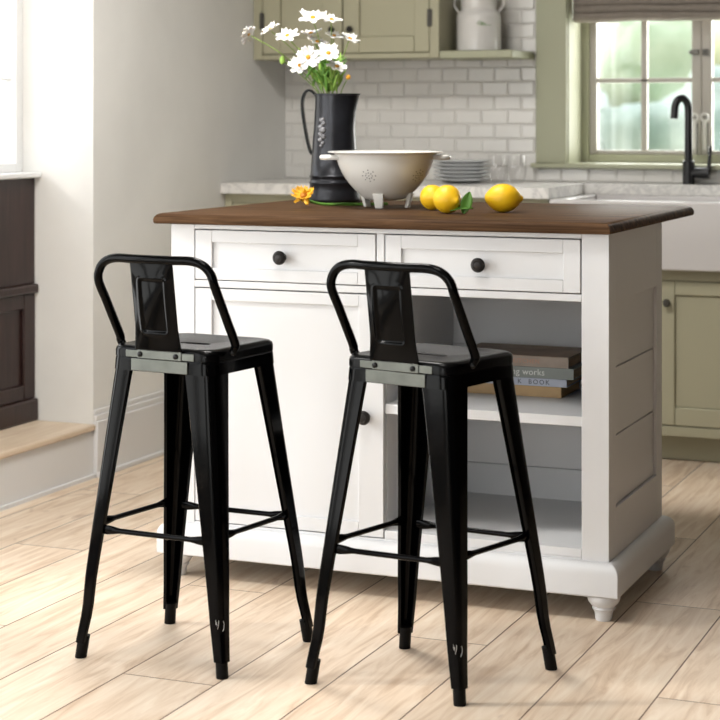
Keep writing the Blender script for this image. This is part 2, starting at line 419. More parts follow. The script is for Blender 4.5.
# casement fastener plates and stays
ft = thing('casement_latch', 'small steel latch across the two beige casement stiles', 'latch', (-.35, 2.715, 1.43))
MB().box(-.038, -.008, -.006, .006, -.010, .010).sphere((-.04, -.004, 0), .007).build('catch', 'hinge', ft, bevel=.002)
MB().box(.006, .030, -.006, .006, -.012, .012).sphere((.018, -.006, 0), .006).build('keeper', 'hinge', ft, bevel=.002)
for nm, dx, lb in (('casement_stay', -.022, 'pale metal window stay hanging left of its twin on the casement'), ('casement_stay', .018, 'pale metal window stay hanging right of its twin on the casement')):
    st = thing(nm, lb, 'window stay', (-.35 + dx, 2.69, 1.06), group='window stays hanging on the casement')
    MB().tube([(0, 0, .0), (0, 0, .11)], .0075, n=10).build('rod', 'enamel', st, smooth=True)
    ring = [(.014 * math.cos(a * PI / 8), 0, .122 + .014 * math.sin(a * PI / 8)) for a in range(17)]
    MB().tube(ring, .005, n=8).build('ring', 'enamel', st, smooth=True)
    MB().tube([(.012, .004, -.02), (.012, .004, .10)], .003, n=8).build('hook', 'hinge', st, smooth=True)
    MB().tube([(0, 0, .122), (0, .032, .122)], .004, n=8).build('peg', 'hinge', st, smooth=True)

# roman blind
bl = MB(); prof = []
z = 2.12
while z > 1.72: prof.append((2.628, z)); z -= .05
for k in range(6):
    zc = 1.72 - k * .028
    for q in range(6):
        a = q / 6
        prof.append((2.628 - .010 - .034 * math.sin(a * PI) - .004 * k * .5, zc - .028 * a + .006 * math.sin(a * 2 * PI)))
prof.append((2.615, 1.548)); prof.append((2.630, 1.556))
X0, X1 = HX0 + .008, HX1 - .008
def bf(u, v):
    k = v * (len(prof) - 1); i = min(int(k), len(prof) - 2); f = k - i
    y = prof[i][0] * (1 - f) + prof[i + 1][0] * f; zz = prof[i][1] * (1 - f) + prof[i + 1][1] * f
    sag = max(0, (1.8 - zz) / .25)
    wv = noise.noise(Vector((u * 5, zz * 22, 3.1))) * .006 * sag + .004 * math.sin(u * 9) * sag * (1 if zz > 1.57 else .2)
    return (X0 + (X1 - X0) * u, y + wv * .8, zz + wv)
bl.grid(bf, 60, len(prof) - 1)
o = bl.build('roman_blind', 'blind', smooth=True, solid=.004, loc=(-.35, 2.62, 1.55), world=True)
tag(o, 'taupe fabric roman blind folded up above the kitchen window', 'blind')

# ------------------------------------------------------------------ wall cabinet + shelf
UY = 2.23
cab = thing('wall_cabinet', 'sage green two door wall cabinet above the tiled splashback', 'cabinet', (-1.62, 2.38, 1.406))
k = MB().box(XL + .001, -1.232, UY + .022, YB - .012, 1.406, 2.3)
k.box(XL + .001, -1.962, UY, UY + .022, 1.406, 2.3).box(-1.268, -1.232, UY, UY + .022, 1.406, 2.3).box(-1.962, -1.268, UY, UY + .022, 1.406, 1.424).box(-1.962, -1.268, UY, UY + .022, 2.27, 2.3)
k.build('carcass', 'green', cab, world=True, bevel=.002)
for (a, b2, fl, frr, kx) in ((-1.960, -1.625, .075, .083, -1.662), (-1.620, -1.270, .066, .061, -1.587)):
    dr = shaker(a, b2, UY, 1.427, 2.267, fl, frr, .062, .062, th=.02, rec=.010).build('door', 'green', cab, world=True, bevel=.004)
    kn = MB().lathe([(0, -.026), (.010, -.025), (.013, -.020), (.010, -.013), (.006, -.008), (.007, 0)], n=16)
    kn.v = [(v[0], v[2], v[1]) for v in kn.v]
    kn.v = [(v[0] + kx, v[1] + UY, v[2] + 1.517) for v in kn.v]
    kn.build('knob', 'knob', dr, world=True, smooth=True)
    for hx, zz in (((a - .002, 1.555) if a < -1.9 else (b2 + .002, 1.555)),) * 1:
        MB().box(hx - .010, hx + .010, UY - .004, UY + .001, zz - .032, zz + .032).tube([(hx, UY - .005, zz - .034), (hx, UY - .005, zz + .034)], .004, n=8).build('hinge', 'hinge', dr, world=True, bevel=.001)
sh = MB().box(-1.231, -.945, UY, YB - .012, 1.402, 1.431)
tag(sh.build('wall_shelf', 'greenlt', loc=(-1.09, 2.38, 1.402), world=True, bevel=.006, seg=3), 'short sage green shelf carrying the white enamel jar', 'shelf')

# enamel jar
jr = thing('enamel_jar', 'white enamel storage jar with small green emblem on the wall shelf', 'jar', (-1.125, 2.38, 1.431))
R = .084
MB().lathe([(.0, 0), (R - .006, 0), (R, .004), (R, .130), (R - .002, .140), (R - .012, .152), (R - .018, .160), (R - .016, .170), (R - .016, .215), (R - .012, .220), (R - .02, .222)], n=48).build('body', 'enamel', jr, smooth=True)
MB().lathe([(R - .012, .221), (R - .010, .228), (R - .02, .240), (.02, .252), (.012, .262), (.016, .275), (.0, .28)], n=40).build('lid', 'enamel', jr, smooth=True)
for s in (-1, 1):
    MB().tube([(s * (R - .016), 0, .205), (s * (R + .012), 0, .20), (s * (R + .014), 0, .175), (s * (R - .004), 0, .150)], .004, n=8).build('handle', 'enamel', jr, smooth=True)
em = MB()   # small sprig emblem on the front
def on_jar(u, z, r=R + .0006):
    a = -PI / 2 + .45 + u / R
    return (r * math.cos(a), r * math.sin(a), z)
for cx, cz, rx, rz in ((-.006, .105, .010, .0055), (.006, .101, .009, .004)):
    pts = [on_jar(cx + rx * math.cos(a * PI / 10), cz + rz * math.sin(a * PI / 10), R + .0012) for a in range(20)]
    em.tube(pts + [pts[0]], .0011, n=6)
for q in range(5): em.tube([on_jar(.004 + q * .007, .097, R + .0012), on_jar(.008 + q * .007, .099 - .002 * (q % 2), R + .0012)], .0010, n=6)
em.build('emblem', 'leaf', jr, smooth=True)

# ------------------------------------------------------------------ base cabinets, worktop, sink
FY = 1.98
def base_cabinet(x0, x1, z1, label, doors, side=None):
    t = thing('base_cabinet', label, 'cabinet', ((x0 + x1) / 2, 2.2, 0))
    k = MB().box(x0, x1, FY + .022, YB - .012, .095, z1).box(x0, x1, 2.06, YB - .012, .002, .095)
    k.box(x0, x0 + .03, FY, FY + .022, .095, z1).box(x1 - .03, x1, FY, FY + .022, .095, z1).box(x0 + .03, x1 - .03, FY, FY + .022, z1 - .035, z1).box(x0 + .03, x1 - .03, FY, FY + .022, .095, .128)
    k.build('carcass', 'green', t, world=True, bevel=.002)
    for (a, b2, ks) in doors:
        dr = shaker(a, b2, FY, .131, z1 - .038, .048, .048, .062, .048, rec=.010).build('door', 'green', t, world=True, bevel=.004)
        kx = a + .024 if ks < 0 else b2 - .024
        kn = MB().lathe([(0, -.026), (.011, -.025), (.014, -.020), (.010, -.013), (.006, -.008), (.007, 0)], n=16)
        kn.v = [(v[0] + kx, v[2] + FY, v[1] + z1 - .112) for v in kn.v]
        kn.build('knob', 'hinge', dr, world=True, smooth=True)
    return t
base_cabinet(XL + .002, -1.37, .897, 'sage green base cabinet in the corner by the left wall', ((-1.966, -1.688, 1), (-1.684, -1.404, -1)))
base_cabinet(-1.368, -.735, .897, 'sage green base cabinet hidden mostly behind the island, left of sink', ((-1.336, -1.054, 1), (-1.050, -.768, -1)))
base_cabinet(-.733, .20, .662, 'sage green sink cabinet below the white apron front sink', ((-.700, -.339, 1), (-.335, .168, -1)))
base_cabinet(.202, 1.2, .897, 'sage green base cabinet right of the sink', ((.234, .700, 1), (.704, 1.168, -1)))
ct = MB()
CZ0, CZ1 = .898, .937
ct.box(XL + .002, -.722, 1.945, YB - .011, CZ0, CZ1).box(-.722, .19, 2.40, YB - .011, CZ0, CZ1).box(.19, 1.25, 1.945, YB - .011, CZ0, CZ1)
tag(ct.build('countertop', 'marble', loc=(-.4, 2.2, CZ0), world=True), 'white veined marble countertop running along the back wall', 'countertop')
sk = thing('apron_sink', 'white apron front farmhouse sink below the black tap', 'sink', (-.27, 2.15, .664))
SX0, SX1, SY0, SY1, SZ0, SZ1 = -.715, .185, 1.925, 2.44, .664, .897
s_ = MB()
s_.box(SX0, SX1, SY0, SY0 + .045, SZ0, SZ1).box(SX0, SX1, SY1 - .045, SY1, SZ0, SZ1).box(SX0, SX0 + .045, SY0 + .045, SY1 - .045, SZ0, SZ1).box(SX1 - .045, SX1, SY0 + .045, SY1 - .045, SZ0, SZ1).box(SX0 + .045, SX1 - .045, SY0 + .045, SY1 - .045, SZ0, SZ0 + .03)
s_.build('basin', 'sink', sk, world=True, bevel=.006, seg=3)
MB().lathe([(0, .0305), (.035, .0305), (.04, .0315), (.04, .0300)], c=(-.27, 2.17, SZ0), n=24).build('drain', 'chrome', sk, world=True, smooth=True)

# tap
tp = thing('kitchen_tap', 'matt black high arc kitchen tap with side lever at the window', 'tap', (-.344, 2.465, CZ1))
MB().tube([(0, 0, 0), (0, 0, .086)], .021, n=4, caps=True)
MB().lathe([(0, 0), (.0215, 0), (.0215, .084), (.018, .088), (0, .088)], n=28).build('body', 'faucet', tp, smooth=True)
pth = [(0, 0, .086), (0, 0, .27)] + [(-.031 + .031 * math.cos(a), -.0 - .0 * a, .27 + .046 * math.sin(a)) for a in [PI * k / 12 for k in range(1, 12)]] + [(-.062, 0, .268), (-.064, 0, .240)]
pth = [(x * .75, y + x * .35, z) for x, y, z in pth]
MB().tube(pth, [.0148] * len(pth), n=16).build('spout', 'faucet', tp, smooth=True)
MB().tube([(.015, 0, .042), (.050, -.004, .042), (.078, -.006, .042)], [.018, .021, .021], n=16).build('valve', 'faucet', tp, smooth=True)
MB().tube([(.075, -.006, .045), (.078, -.006, .09), (.083, -.006, .140)], [(.008, .008), (.0065, .007), (.005, .006)], n=10).build('lever', 'faucet', tp, smooth=True)

# plates and glasses on the counter
def plate_mb():
    return MB().lathe([(0, .004), (.045, .004), (.06, .006), (.088, .014), (.108, .0185), (.1095, .0175), (.108, .0155), (.088, .010), (.06, .001), (.045, 0), (0, 0)], n=48)
pl0 = None
for k in range(6):
    lab = ['lowest', 'second lowest', 'third from bottom', 'third from top', 'second from top', 'topmost'][k] + ' round white plate in the stack on the marble counter'
    if k == 0:
        pl0 = plate_mb().build('plate', 'plate', loc=(-1.152, 2.27, CZ1 + .0005), smooth=True, ang=50); q = pl0
    else:
        q = pl0.copy(); COL.objects.link(q)
    q.location = (-1.152 + random.uniform(-.003, .003), 2.27, CZ1 + .0005 + k * .0136)
    tag(q, lab, 'plate', 'stacked plates on the counter')
g0 = None
for k, (gx, gy, lab) in enumerate(((-1.018, 2.27, 'clear stemless glass right beside the stacked plates'), (-.945, 2.28, 'clear stemless glass farther from the plates, right of its twin'))):
    if g0 is None:
        g0 = MB().lathe([(0, .001), (.020, 0), (.028, .006), (.034, .022), (.037, .042), (.036, .070), (.031, .105), (.0295, .105), (.0345, .070), (.0355, .042), (.0325, .023), (.026, .009), (.018, .005), (0, .005)], n=40).build('drinking_glass', 'dglass', loc=(0, 0, 0), smooth=True, ang=60); q = g0
    else:
        q = g0.copy(); COL.objects.link(q)
    q.location = (gx, gy, CZ1 + .0008); tag(q, lab, 'glass', 'glasses on the counter')

# ------------------------------------------------------------------ island
IX0, IX1, ID = -1.159, 0.0, .544
isl = thing('kitchen_island', 'white kitchen island with brown wooden top, drawers and open shelves', 'kitchen island', (-.58, .27, 0))
def P(mb, name, m, **kw): return mb.build(name, m, isl, world=True, **kw)
fr = MB()
fr.box(IX0, -1.0915, 0, .022, .138, .908).box(-.0665, IX1, 0, .022, .138, .908)
fr.box(-1.0915, -.0665, 0, .022, .8955, .908).box(-.5868, -.5662, 0, .022, .7665, .8955).box(-1.0915, -.0665, 0, .022, .7465, .7640)
fr.box(-1.0915, -.0665, 0, .022, .138, .1440).box(-.5660, -.0665, 0, .022, .1440, .165)
P(fr, 'face_frame', 'white', bevel=.0015)
cb = MB()
cb.box(-.588, -.568, .0225, .515, .160, .7465)                       # divider
cb.box(-.567, -.02, .0225, .515, .150, .1650)                          # floor of the cavity
cb.box(-.567, -.02, .0225, .515, .7470, .758)                          # ceiling of the cavity
cb.box(-1.14, -.02, .0225, .515, .140, .150)
cb.box(-1.14, -.588, .10, .515, .75, .758)
z = .165
for z0, z1 in ((.150, .2465), (.2495, .4045), (.4075, .5665), (.5695, .7285), (.7315, .908)):
    cb.box(IX0 + .016, -.016, .515, .540, z0, z1)                    # plank back
cb.box(IX0 + .016, -.016, .524, .538, .150, .908)
P(cb, 'carcass', 'white', bevel=.001)
P(MB().box(-.5675, -.0225, .008, .514, .451, .475), 'shelf', 'white', bevel=.0015)
for s, xo, xi in ((1, 0.0, -.02), (-1, IX0, IX0 + .02)):
    sd = MB()
    def bx(xa, xb, *r): sd.box(min(xa, xb), max(xa, xb), *r)
    bx(xo, xi, .0222, .066, .138, .908); bx(xo, xi, .484, ID, .138, .908)
    bx(xo, xi, .066, .484, .745, .908); bx(xo, xi, .066, .484, .138, .255)
    bx(xi, xo - s * .014, .060, .49, .25, .75)
    for z0, z1 in ((.2555, .4205), (.4235, .5835), (.5865, .7435)): bx(xi, xo - s * .008, .0665, .4835, z0, z1)
    P(sd, 'side_panel', 'white', bevel=.0015)
ox = .028
rings = []
for e, zz in ((ox - .004, .060), (ox, .062), (ox, .112), (ox - .002, .122), (ox - .008, .131), (ox - .017, .1365), (ox - .024, .1385), (-.03, .1385)):
    rings.append([(IX0 - e, -e, zz), (IX1 + e, -e, zz), (IX1 + e, ID + e, zz), (IX0 - e, ID + e, zz)])
P(MB().loft(rings), 'base_moulding', 'white', bevel=.002)
for fx, fy in ((-.016, .012), (IX0 + .016, .012), (-.016, ID - .012), (IX0 + .016, ID - .012)):
    P(MB().lathe([(0, 0), (.018, 0), (.0195, .003), (.0215, .018), (.0235, .024), (.026, .026), (.028, .029), (.026, .032), (.026, .034), (.031, .038), (.037, .046), (.039, .054), (.038, .060), (0, .060)], c=(fx, fy, 0), n=36), 'foot', 'white', smooth=True, ang=50)
def knob(px, pz, parent):
    kn = MB().lathe([(0, -.030), (.008, -.0295), (.0145, -.027), (.0178, -.022), (.0175, -.018), (.013, -.014), (.0075, -.010), (.007, -.004), (.011, -.001), (.011, 0)], n=28)
    kn.v = [(v[0] + px, v[2], v[1] + pz) for v in kn.v]
    kn.lathe([(.009, 0), (.0105, .0012), (.0115, 0)], c=(0, 0, 0), n=24)
    kn.v[-72:] = [(v[0] + px, -.0292 - v[2], v[1] + pz) for v in kn.v[-72:]]
    return kn.build('knob', 'knob', parent, world=True, smooth=True)
d1 = P(shaker(-1.0885, -.5895, -.001, .7665, .893, .0475, .0475, .030, .031), 'drawer', 'white', bevel=.0015)
knob(-.842, .829, d1)
d2 = P(shaker(-.5635, -.0692, -.001, .7665, .893, .042, .042, .030, .033), 'drawer', 'white', bevel=.0015)
knob(-.317, .827, d2)
d3 = P(shaker(-1.0885, -.5685, -.001, .1465, .7435, .0475, .066, .034, .030), 'door', 'white', bevel=.0015)
knob(-.614, .442, d3)
# wooden top with a rounded upper edge
TX0, TX1, TY0, TY1 = -1.190, .012, -.040, .885
rings = []
for e, zz in ((-.006, .9085), (-.002, .9095), (0, .9125), (0, .920), (-.002, .926), (-.006, .9310), (-.011, .9340), (-.017, .9355)):
    rings.append([(TX0 - e, TY0 - e, zz), (TX1 + e, TY0 - e, zz), (TX1 + e, TY1 + e, zz), (TX0 - e, TY1 + e, zz)])
o = P(MB().loft(rings), 'worktop', 'top'); tag(o, 'brown wooden top')
o.data.polygons.foreach_set('use_smooth', [True] * len(o.data.polygons)); o.data.set_sharp_from_angle(angle=math.radians(40))
TZ = .9358

# ------------------------------------------------------------------ books on the island shelf
def text(body, size, loc, m, parent, rot=(PI / 2, 0, 0), sx=1):
    cu = bpy.data.curves.new('title', 'FONT'); cu.body = body; cu.size = size; cu.extrude = .0003; cu.align_x = 'LEFT'; cu.align_y = 'CENTER'; cu.space_character = sx
    o = bpy.data.objects.new('title', cu); COL.objects.link(o); o.parent = parent
    o.location = Vector(loc); o.rotation_euler = rot; cu.materials.append(M[m])
    me = bpy.data.meshes.new_from_object(o.evaluated_get(bpy.context.evaluated_depsgraph_get())); q = bpy.data.objects.new('title', me); COL.objects.link(q)
    q.parent = parent; q.location = o.location; q.rotation_euler = o.rotation_euler; bpy.data.objects.remove(o); q.name = 'title'
    return q
def book(x0, x1, y0, y1, z0, h, cover, spine, pages, label, titles=(), rz=0, ex=None):
    t = thing('book', label, 'book', ((x0 + x1) / 2, (y0 + y1) / 2, z0), rz, 'books piled on the island shelf')
    w, d = (x1 - x0) / 2, (y1 - y0) / 2
    MB().box(-w, w, -d, d, 0, .0022).box(-w, w, -d, d, h - .0022, h).box(-w, w, -d - .0015, -d + .0015, 0, h).build('cover', spine, t, bevel=.0008)
    if cover != spine: MB().box(-w + .0005, w - .0005, -d + .001, d - .0005, h, h + .0008).build('front_board', cover, t)
    MB().box(-w + .003, w - .003, -d + .0018, d - .003, .0022, h - .0022).build('pages', pages, t)
    for (body, size, dx, dz, m, sx) in titles: text(body, size, (dx - t.location.x, -d - .0017, dz), m, t, sx=sx)
    return t
SZ = .4752
book(-.452, -.191, .262, .44, SZ, .0270, 'bk_wood', 'bk_wood', 'pages2', 'lowest book on the island shelf, with an ochre tan cover')
book(-.448, -.177, .262, .45, SZ + .0272, .0195, 'bk_blue', 'bk_blue', 'pages', 'thin pale blue book between the ochre and the grey green books',
     ((('K  BOOK'), .0165, -.306, .0098, 'ink_dark', 1.35),))
book(-.470, -.159, .262, .46, SZ + .0470, .0280, 'bk_grey', 'bk_grey', 'pages', 'grey green book with white lettering below the topmost book',
     ((('ng works'), .0225, -.322, .0145, 'ink_white', 1.05),))
b4 = book(-.474, -.172, .262, .47, SZ + .0752, .0270, 'bk_brown', 'bk_tan', 'pages', 'topmost taupe book with mottled brown front cover on the pile',
     ((('KITCHEN'), .0160, -.320, .0135, 'ink_orange', 1.1),))

# ------------------------------------------------------------------ worktop items
# pitcher
pc = thing('metal_pitcher', 'tall dark zinc pitcher holding white flowers on the island top', 'pitcher', (-1.001, .702, TZ), math.radians(12))
prof = [(0, .001), (.073, .0), (.0765, .004), (.0765, .010), (.074, .030), (.0715, .052), (.0735, .055), (.0735, .059), (.0710, .062), (.0705, .070), (.0725, .072), (.0725, .077), (.0700, .079), (.067, .12), (.0635, .17), (.0600, .215), (.0575, .26), (.0560, .300), (.0560, .312)]
def spf(a, z):
    k = max(0, (z - .20) / .112)
    return 1 + .34 * k * k * math.exp(-((a + (2 * PI if a < -PI else 0)) ** 2 if a < PI else (a - 2 * PI) ** 2) / .35)
pb = MB().lathe(prof, n=64, rfun=spf)
inner = [(r - .002, z) for r, z in reversed(prof[4:])]
inner.append((0, .03))
pb.lathe(inner, n=64, rfun=spf)
pb.build('body', 'zinc', pc, smooth=True, ang=50)
MB().lathe([(.0555, .309), (.0575, .310), (.0580, .3125), (.0570, .315), (.0545, .3145), (.054, .311)], n=64, rfun=spf).build('rim', 'zinc', pc, smooth=True)
hp = []
for x, z in ((-.052, .308), (-.066, .322), (-.078, .324), (-.088, .315), (-.094, .298), (-.095, .275), (-.091, .240), (-.085, .205), (-.078, .170), (-.072, .150), (-.066, .138)): hp.append(Vector((x, 0, z)))
def smooth_path(pts, n=6):
    out = []
    P_ = [Vector(p) for p in pts]
    for i in range(len(P_) - 1):
        p0 = P_[max(i - 1, 0)]; p1 = P_[i]; p2 = P_[i + 1]; p3 = P_[min(i + 2, len(P_) - 1)]
        for k in range(n):
            t = k / n
            out.append(.5 * ((2 * p1) + (-p0 + p2) * t + (2 * p0 - 5 * p1 + 4 * p2 - p3) * t * t + (-p0 + 3 * p1 - 3 * p2 + p3) * t ** 3))
    out.append(P_[-1]); return out
MB().tube(smooth_path(hp, 4), (.0022, .0105), n=10).build('handle', 'zinc', pc, smooth=True) if False else None
hh = smooth_path(hp, 4); hb = MB()
rr = []
for i, p in enumerate(hh):
    dd = (hh[min(i + 1, len(hh) - 1)] - hh[max(i - 1, 0)]).normalized(); nrm = Vector((dd.z, 0, -dd.x))
    rr.append([p + nrm * .0035 + Vector((0, .010, 0)), p + nrm * .0035 - Vector((0, .010, 0)), p - nrm * .0035 - Vector((0, .010, 0)), p - nrm * .0035 + Vector((0, .010, 0))])
hb.loft(rr).build('handle', 'black', pc, bevel=.0008)
# embossed badge on the pitcher: small raised crest, its highlight put into a lighter zinc
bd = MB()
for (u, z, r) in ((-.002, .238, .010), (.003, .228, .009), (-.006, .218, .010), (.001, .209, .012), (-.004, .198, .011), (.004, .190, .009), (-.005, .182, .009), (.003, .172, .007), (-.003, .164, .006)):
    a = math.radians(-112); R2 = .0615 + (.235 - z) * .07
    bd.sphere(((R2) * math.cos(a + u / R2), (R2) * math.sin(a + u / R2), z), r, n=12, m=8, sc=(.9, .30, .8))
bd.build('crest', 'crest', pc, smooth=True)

# flowers ------------------------------------------------------------
yaw = math.radians(22.4)
CAM = Vector((1.084, -4.161, 1.18)); Rv = Vector((math.cos(yaw), math.sin(yaw), 0)); Dv = Vector((-math.sin(yaw), math.cos(yaw), 0))
PB = Vector((-1.005, .700, TZ + .30))
def bouquet(dx, dz, dd): return PB + Rv * dx + Dv * dd + Vector((0, 0, dz))
def flower_head(t, c, nrm, R, npet, petal_m, eye_m, cup=.25, wob=.2, eye_r=None, seed=0):
    rnd = random.Random(seed)
    nrm = Vector(nrm).normalized(); a = nrm.orthogonal().normalized(); b_ = nrm.cross(a)
    mb = MB(); e0 = eye_r or R * .2
    ph = rnd.uniform(0, 6)
    for k in range(npet):
        an = ph + 2 * PI * k / npet + rnd.uniform(-.12, .12); L = R * rnd.uniform(.85, 1.08); tilt = cup + rnd.uniform(-wob, wob)
        u = a * math.cos(an) + b_ * math.sin(an); v = nrm.cross(u)
        wd = R * .86 * math.sin(PI / npet) * 1.02
        def pf(s, q, u=u, v=v, L=L, tilt=tilt, wd=wd):
            w = wd * (math.sin(min(1, s * 1.12 + .10) * PI * .80) ** .8) * (1 if s < .9 else .92)
            x = e0 * .5 + (L - e0 * .5) * s - (.04 * R if (s > .95 and abs(q - .5) < .12) else 0)
            lift = tilt * x * s - .10 * R * s * s + .12 * R * ((q - .5) * 2) ** 2 * s
            return Vector(c) + u * x + v * (q - .5) * 2 * w + nrm * lift
        mb.grid(pf, 6, 4)
    hd = mb.build('petals', petal_m, t, world=True, smooth=True, solid=.0006, ang=60)
    eb = MB().sphere((0, 0, 0), e0, n=14, m=8, sc=(1, 1, .6))
    rot = Vector((0, 0, 1)).rotation_difference(nrm).to_matrix()
    eb.v = [tuple(rot @ Vector(v) + Vector(c) + nrm * e0 * .25) for v in eb.v]
    eb.build('centre', eye_m, t, world=True, smooth=True)
def cam_dir(x, y, z): return (Rv * x - Dv * y + Vector((0, 0, z)))      # y>0 faces the viewer side of the room
# dx, dz (metres from the pitcher mouth centre), depth, facing, radius, label
FL = [
 (-.243, .186, -.02, (-.75, -.45, .45), .030, 'white flower farthest left of the bunch, turned away'),
 (-.182, .203, .00, (-.45, .25, .85), .029, 'white flower second from left, facing upward'),
 (-.131, .182, -.03, (-.10, .45, .85), .033, 'white flower leaning left above the pitcher handle'),
 (-.058, .236, .00, (-.05, .55, .80), .037, 'large white flower highest in the bunch'),
 (-.004, .232, .03, (.20, .35, .90), .032, 'white flower at the top right of the highest bloom'),
 (-.064, .192, .04, (-.10, .25, .95), .032, 'white flower just below the highest bloom, seen edge on'),
 (-.046, .166, .01, (.30, .35, .85), .031, 'white flower in the middle of the bunch tilted right'),
 (-.094, .096, -.05, (-.25, .75, .60), .032, 'lowest left white flower above the pitcher rim'),
 (-.070, .119, -.06, (.05, .95, .35), .034, 'white flower facing forward low in the bunch centre'),
 (-.012, .131, -.05, (.05, .80, .60), .033, 'white flower facing forward right of the centre bloom'),
 (.003, .184, .03, (.15, .30, .90), .028, 'white flower in shadow behind the upper right blooms'),
 (.050, .175, .00, (.45, .30, .80), .030, 'white flower farthest right of the bunch'),
 (.012, .093, -.03, (.25, .45, .80), .031, 'lowest right white flower near the pitcher spout'),
]
for i, (dx, dz, dd, nn, R, lab) in enumerate(FL):
    hc = bouquet(dx, dz, dd)
    t = thing('cosmos_flower', lab, 'flower', tuple(hc), 0, 'white flowers in the zinc pitcher')
    nrm = cam_dir(*nn)
    flower_head(t, hc, nrm, R * 1.07, 8, 'petal', 'eye', cup=.18, wob=.22, eye_r=R * .21, seed=i * 11 + 3)
    base = PB + Rv * (max(-.03, min(.028, dx * .22)) + .004 * math.sin(i * 3)) + Dv * (dd * .3 + .01 * math.cos(i * 2)) + Vector((0, 0, -.10 + .004 * (i % 3)))
    rimp = PB + (base - PB) * .4 + Rv * dx * .12 + Vector((0, 0, .03)); rimp.z = PB.z + .02
    back = hc - nrm.normalized() * .008
    midp = rimp.lerp(back, .55) + Vector((0, 0, .012)) + Rv * (dx * -.05)
    MB().tube(smooth_path([base, rimp, midp, back], 6), .0016, n=6).build('stem', 'stem', t, world=True, smooth=True)
    # feathery leaves on the stems
    rnd = random.Random(i + 40)
    lf = MB()
    nl = 5 if i in (0, 1, 4, 11) else 9
    for k in range(nl):
        f = rnd.uniform(.05, .55); p0 = rimp.lerp(midp, f * 1.4 if f < .6 else .8) if f > .1 else rimp
        dv = (Rv * rnd.uniform(-.7, .7) + Dv * rnd.uniform(-.5, .5) + Vector((0, 0, rnd.uniform(.7, 1.3)))).normalized(); Ls = rnd.uniform(.03, .075)
        sd = dv.cross(Dv).normalized(); bend = Rv * rnd.uniform(-.02, .02)
        def lff(s, q, p0=p0, dv=dv, Ls=Ls, sd=sd, bend=bend):
            w = .0042 * math.sin(PI * min(1, s * .92 + .08)) + .0003
            return p0 + dv * Ls * s + bend * s * s + sd * (q - .5) * 2 * w + Dv * .001 * abs(q - .5)
        lf.grid(lff, 6, 2)
    lf.build('leaf', 'leaflt' if i % 2 else 'leaf', t, world=True, smooth=True, solid=.0005)
# orange seed head bud
hc = bouquet(.045, .062, -.03)
t = thing('flower_bud', 'small orange bud without petals at the right of the bunch', 'flower', tuple(hc), 0, 'white flowers in the zinc pitcher')
MB().sphere(tuple(hc), .0075, n=14, m=8).build('bud', 'eye', t, world=True, smooth=True)
MB().tube(smooth_path([PB + Rv * .015 + Vector((0, 0, -.09)), PB + Rv * .022 + Vector((0, 0, .01)), hc], 6), .0015, n=6).build('stem', 'stem', t, world=True, smooth=True)
# pale green bud at the left
hc = bouquet(-.146, .112, -.02)
t = thing('flower_bud', 'pale green closed bud on the left side of the bunch', 'flower', tuple(hc), 0, 'white flowers in the zinc pitcher')
MB().sphere(tuple(hc), .010, n=14, m=8, sc=(.8, .8, 1.3)).build('bud', 'leaflt', t, world=True, smooth=True)
MB().tube(smooth_path([PB + Rv * -.02 + Vector((0, 0, -.09)), PB + Rv * -.045 + Vector((0, 0, .02)), hc], 6), .0015, n=6).build('stem', 'stem', t, world=True, smooth=True)

# yellow flower lying on the top
fc = Vector((-.956, .385, TZ + .032))
t = thing('cut_flower', 'yellow and orange cut flower lying before the dark pitcher', 'flower', (fc.x, fc.y, TZ))
flower_head(t, fc, cam_dir(-.25, .55, .62), .034, 12, 'petal_y', 'petal_o', cup=.35, wob=.4, eye_r=.010, seed=5)
mb2 = MB()
rnd = random.Random(3)
for k in range(16):
    an = rnd.uniform(0, 2 * PI); tl = rnd.uniform(-.5, .7)
    dv = (Rv * math.cos(an) + Vector((0, 0, 1)) * math.sin(an) * .75 - Dv * tl).normalized(); L = rnd.uniform(.018, .031); sd = dv.cross(Dv).normalized()
    def pf2(s, q, dv=dv, L=L, sd=sd): return fc + Dv * .004 + dv * L * s + sd * (q - .5) * .010 * math.sin(PI * min(1, s * .8 + .15)) + Vector((0, 0, 0))
    mb2.grid(pf2, 4, 2)
mb2.build('inner_petals', 'petal_y', t, world=True, smooth=True, solid=.0006)
sp_ = [fc + Dv * .006 - Vector((0, 0, .012)), Vector((-.93, .44, TZ + .006)), Vector((-.885, .485, TZ + .0036)), Vector((-.83, .53, TZ + .0036)), Vector((-.785, .575, TZ + .0036))]
MB().tube(smooth_path([p + Vector((0, 0, .0010)) for p in sp_], 6), .0040, n=8).build('stem', 'leaf', t, world=True, smooth=True)
def leaf_mb(p0, p1, w, up, curl=0):
    p0, p1 = Vector(p0), Vector(p1); d_ = (p1 - p0); s_dir = d_.normalized().cross(Vector(up)).normalized()
    def f(s, q):
        return p0 + d_ * s + s_dir * (q - .5) * 2 * w * math.sin(PI * min(1, s * .93 + .05)) ** .8 + Vector(up) * (abs(q - .5) * w * .5 + curl * math.sin(PI * s))
    return MB().grid(f, 10, 6)
leaf_mb((-.905, .465, TZ + .003), (-.850, .505, TZ + .004), .007, (0, 0, 1), .004).build('leaf', 'leaf', t, world=True, smooth=True, solid=.0006)

